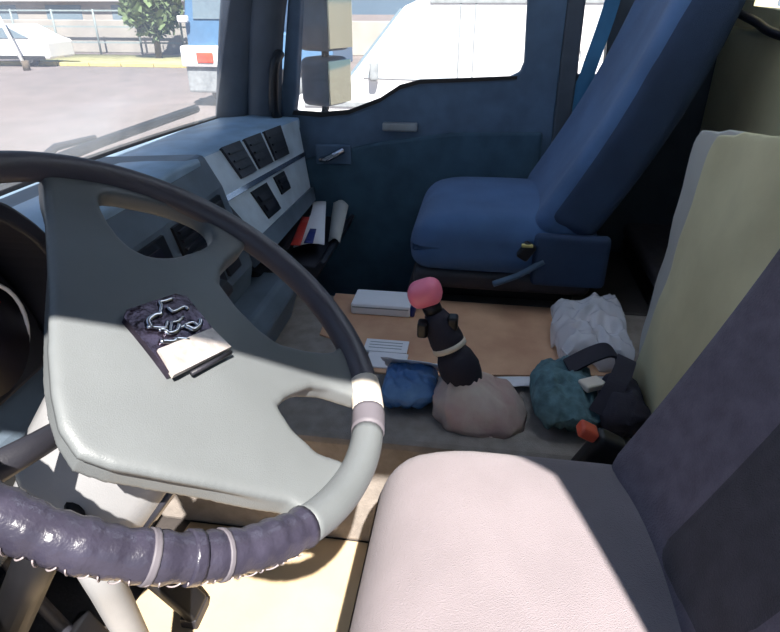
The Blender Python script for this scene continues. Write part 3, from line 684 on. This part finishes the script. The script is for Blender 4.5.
vp(tube('side_crest', [(8.945, -.95+.28*math.cos(R(q)), G+1.75+.16*math.sin(R(q))) for q in range(0, 360, 15)], .012, 'grey', vn, 6, closed=True))
vp(rbox('door_mirror', (8.85, 1.55, G+1.52), (.14, .12, .26), 'grey', vn, .04, 4))
for y in (2.1, -2.3): wheelobj(vn, 9.1, y, .36, .24)
# blue truck ahead on the right
bt = thing('blue_truck', 'blue truck with white bumper and orange lamp, parked past the windscreen post', 'truck', (16.2, 6.5, G))
def bp_(o): return inv(bt, o)
bp_(prism('cab', [(5.2, G+.9), (7.2, G+.9), (7.2, G+2.0), (7.0, G+3.1), (5.2, G+3.2)], 'X', 15.0, 17.3, 'vblue', bt, bev=.06))
bp_(box('bumper', (14.85, 5.1, G+.95), (17.35, 7.35, G+1.42), 'white', bt, .05))
bp_(box('lower_valance', (14.95, 5.2, G+.35), (17.2, 7.3, G+.95), 'grey', bt, .05))
bp_(rbox('orange_lamp', (14.84, 6.72, G+1.16), (.06, .42, .24), 'orange', bt, .03, 4))
bp_(prism('side_window', [(5.4, G+2.0), (6.95, G+2.0), (6.85, G+2.9), (5.4, G+2.95)], 'X', 14.97, 15.01, 'vglass', bt))
bp_(rbox('white_mirror', (14.85, 7.15, G+2.0), (.15, .25, .15), 'white', bt, .04, 4))
bp_(box('cargo_bed', (15.0, 3.6, G+.9), (17.3, 5.0, G+1.7), 'vblue', bt, .04))
for y in (6.3, 4.3): wheelobj(bt, 15.2, y, .48, .3)
# pale car at the left edge
pc_ = thing('parked_car', 'pale car parked far off at the left across the yard', 'car', (24.5, 21, G))
cs = [(17.2, G+.3), (22.4, G+.3), (22.5, G+.7), (22.2, G+.9), (21.2, G+1.02), (20.3, G+1.5), (18.6, G+1.52), (17.6, G+1.05), (17.2, G+.95)]
CR = lambda p: p
inv(pc_, prism('body', cs, 'X', 23.6, 25.3, 'white', pc_, bev=.08))
inv(pc_, prism('windows', [(20.9, G+1.04), (20.2, G+1.42), (18.7, G+1.44), (17.9, G+1.06)], 'X', 23.56, 23.62, 'vglass', pc_))
inv(pc_, box('door_sill', (23.55, 17.4, G+.28), (23.62, 22.2, G+.42), 'tyre', pc_, 0))
for y in (18.2, 21.4): wheelobj(pc_, 23.8, y, .33, .2)
# wall, fence, verge, trees, building, lamp pole at the far side of the yard
yw = struct(box('wall_yard', (31, -30, G), (31.4, 60, G+1.5), 'wallc', bev=.03))
fe = thing('yard_fence', 'pale metal fence standing in front of the yard wall', 'fence', (30, 18, G))
for k in range(15): inv(fe, tube('post', [(30, 8+2.2*k, G), (30, 8+2.2*k, G+2.0)], .05, 'fence', fe, 6))
for z in (.5, 1.2, 1.9): inv(fe, box('rail', (29.97, 8, G+z), (30.03, 38.8, G+z+.07), 'fence', fe, 0))
vg = struct(sheet('trim_5', [(24.5, 9, G+.02), (29.5, 9, G+.02), (29.5, 20, G+.02), (25.8, 20, G+.02)], 'grass', nu=2, nv=2, th=.03))
ke = thing('yellow_kerb', 'pale yellow painted kerb edging the dry verge', 'kerb', (24.3, 14, G))
for k in range(8): inv(ke, box('kerb_stone', (24.2, 9+1.4*k, G), (24.45, 10.36+1.4*k, G+.14), 'yellow', ke, .02))
def blobtree(name, c, r, h, label, seed, cat='tree'):
    t_ = thing(name, label, cat, (c[0], c[1], G)); random.seed(seed)
    inv(t_, tube('trunk', [(c[0], c[1], G), (c[0]+.1, c[1], G+h*.6)], [.16, .1], 'bark', t_, 8))
    vs, fs = [], []
    for k in range(900):
        d = Vector((random.gauss(0, 1), random.gauss(0, 1), random.gauss(0, 1))).normalized()*(random.random()**.4)
        p = Vector((c[0]+d.x*r, c[1]+d.y*r, G+h*.62+d.z*h*.38))
        a_ = Vector((random.uniform(-1, 1), random.uniform(-1, 1), random.uniform(-1, 1)))*.28; b_ = Vector((random.uniform(-1, 1), random.uniform(-1, 1), random.uniform(-1, 1)))*.28
        i = len(vs); vs += [p-a_, p+b_, p+a_, p-b_]; fs.append([i, i+1, i+2, i+3])
    me = bpy.data.meshes.new('foliage'); me.from_pydata([tuple(v) for v in vs], [], fs); me.update()
    inv(t_, link('foliage', me, 'leaf', t_, False))
blobtree('leafy_tree', (27, 11.2), 1.6, 5.0, 'green tree rising left of the blue truck', 1)
blobtree('leafy_tree', (28, 14.9), 1.3, 3.6, 'small pale green tree between the yard fence and the taller tree', 2)
bd = thing('white_building', 'long low white building beyond the yard wall', 'building', (42, 34, G))
inv(bd, box('facade', (40, 20, G), (48, 52, G+3.0), 'wallc', bd, 0)); inv(bd, box('roof_fascia', (39.4, 19.5, G+2.3), (48.5, 52.5, G+3.6), 'white', bd, .05))
for k in range(6): inv(bd, box('window', (39.97, 21.5+4.6*k, G+.9), (40.02, 24+4.6*k, G+2.1), 'vglass', bd, 0))
lp = thing('leaning_pole', 'thin leaning white pole beside the pale car across the yard', 'pole', (22.4, 17.4, G))
inv(lp, tube('shaft', [(22.4, 17.4, G), (22.6, 18.6, G+3.2)], .07, 'white', lp, 8)); inv(lp, tube('foot', [(22.4, 17.4, G), (22.4, 17.4, G+.35)], .13, 'bark', lp, 8))
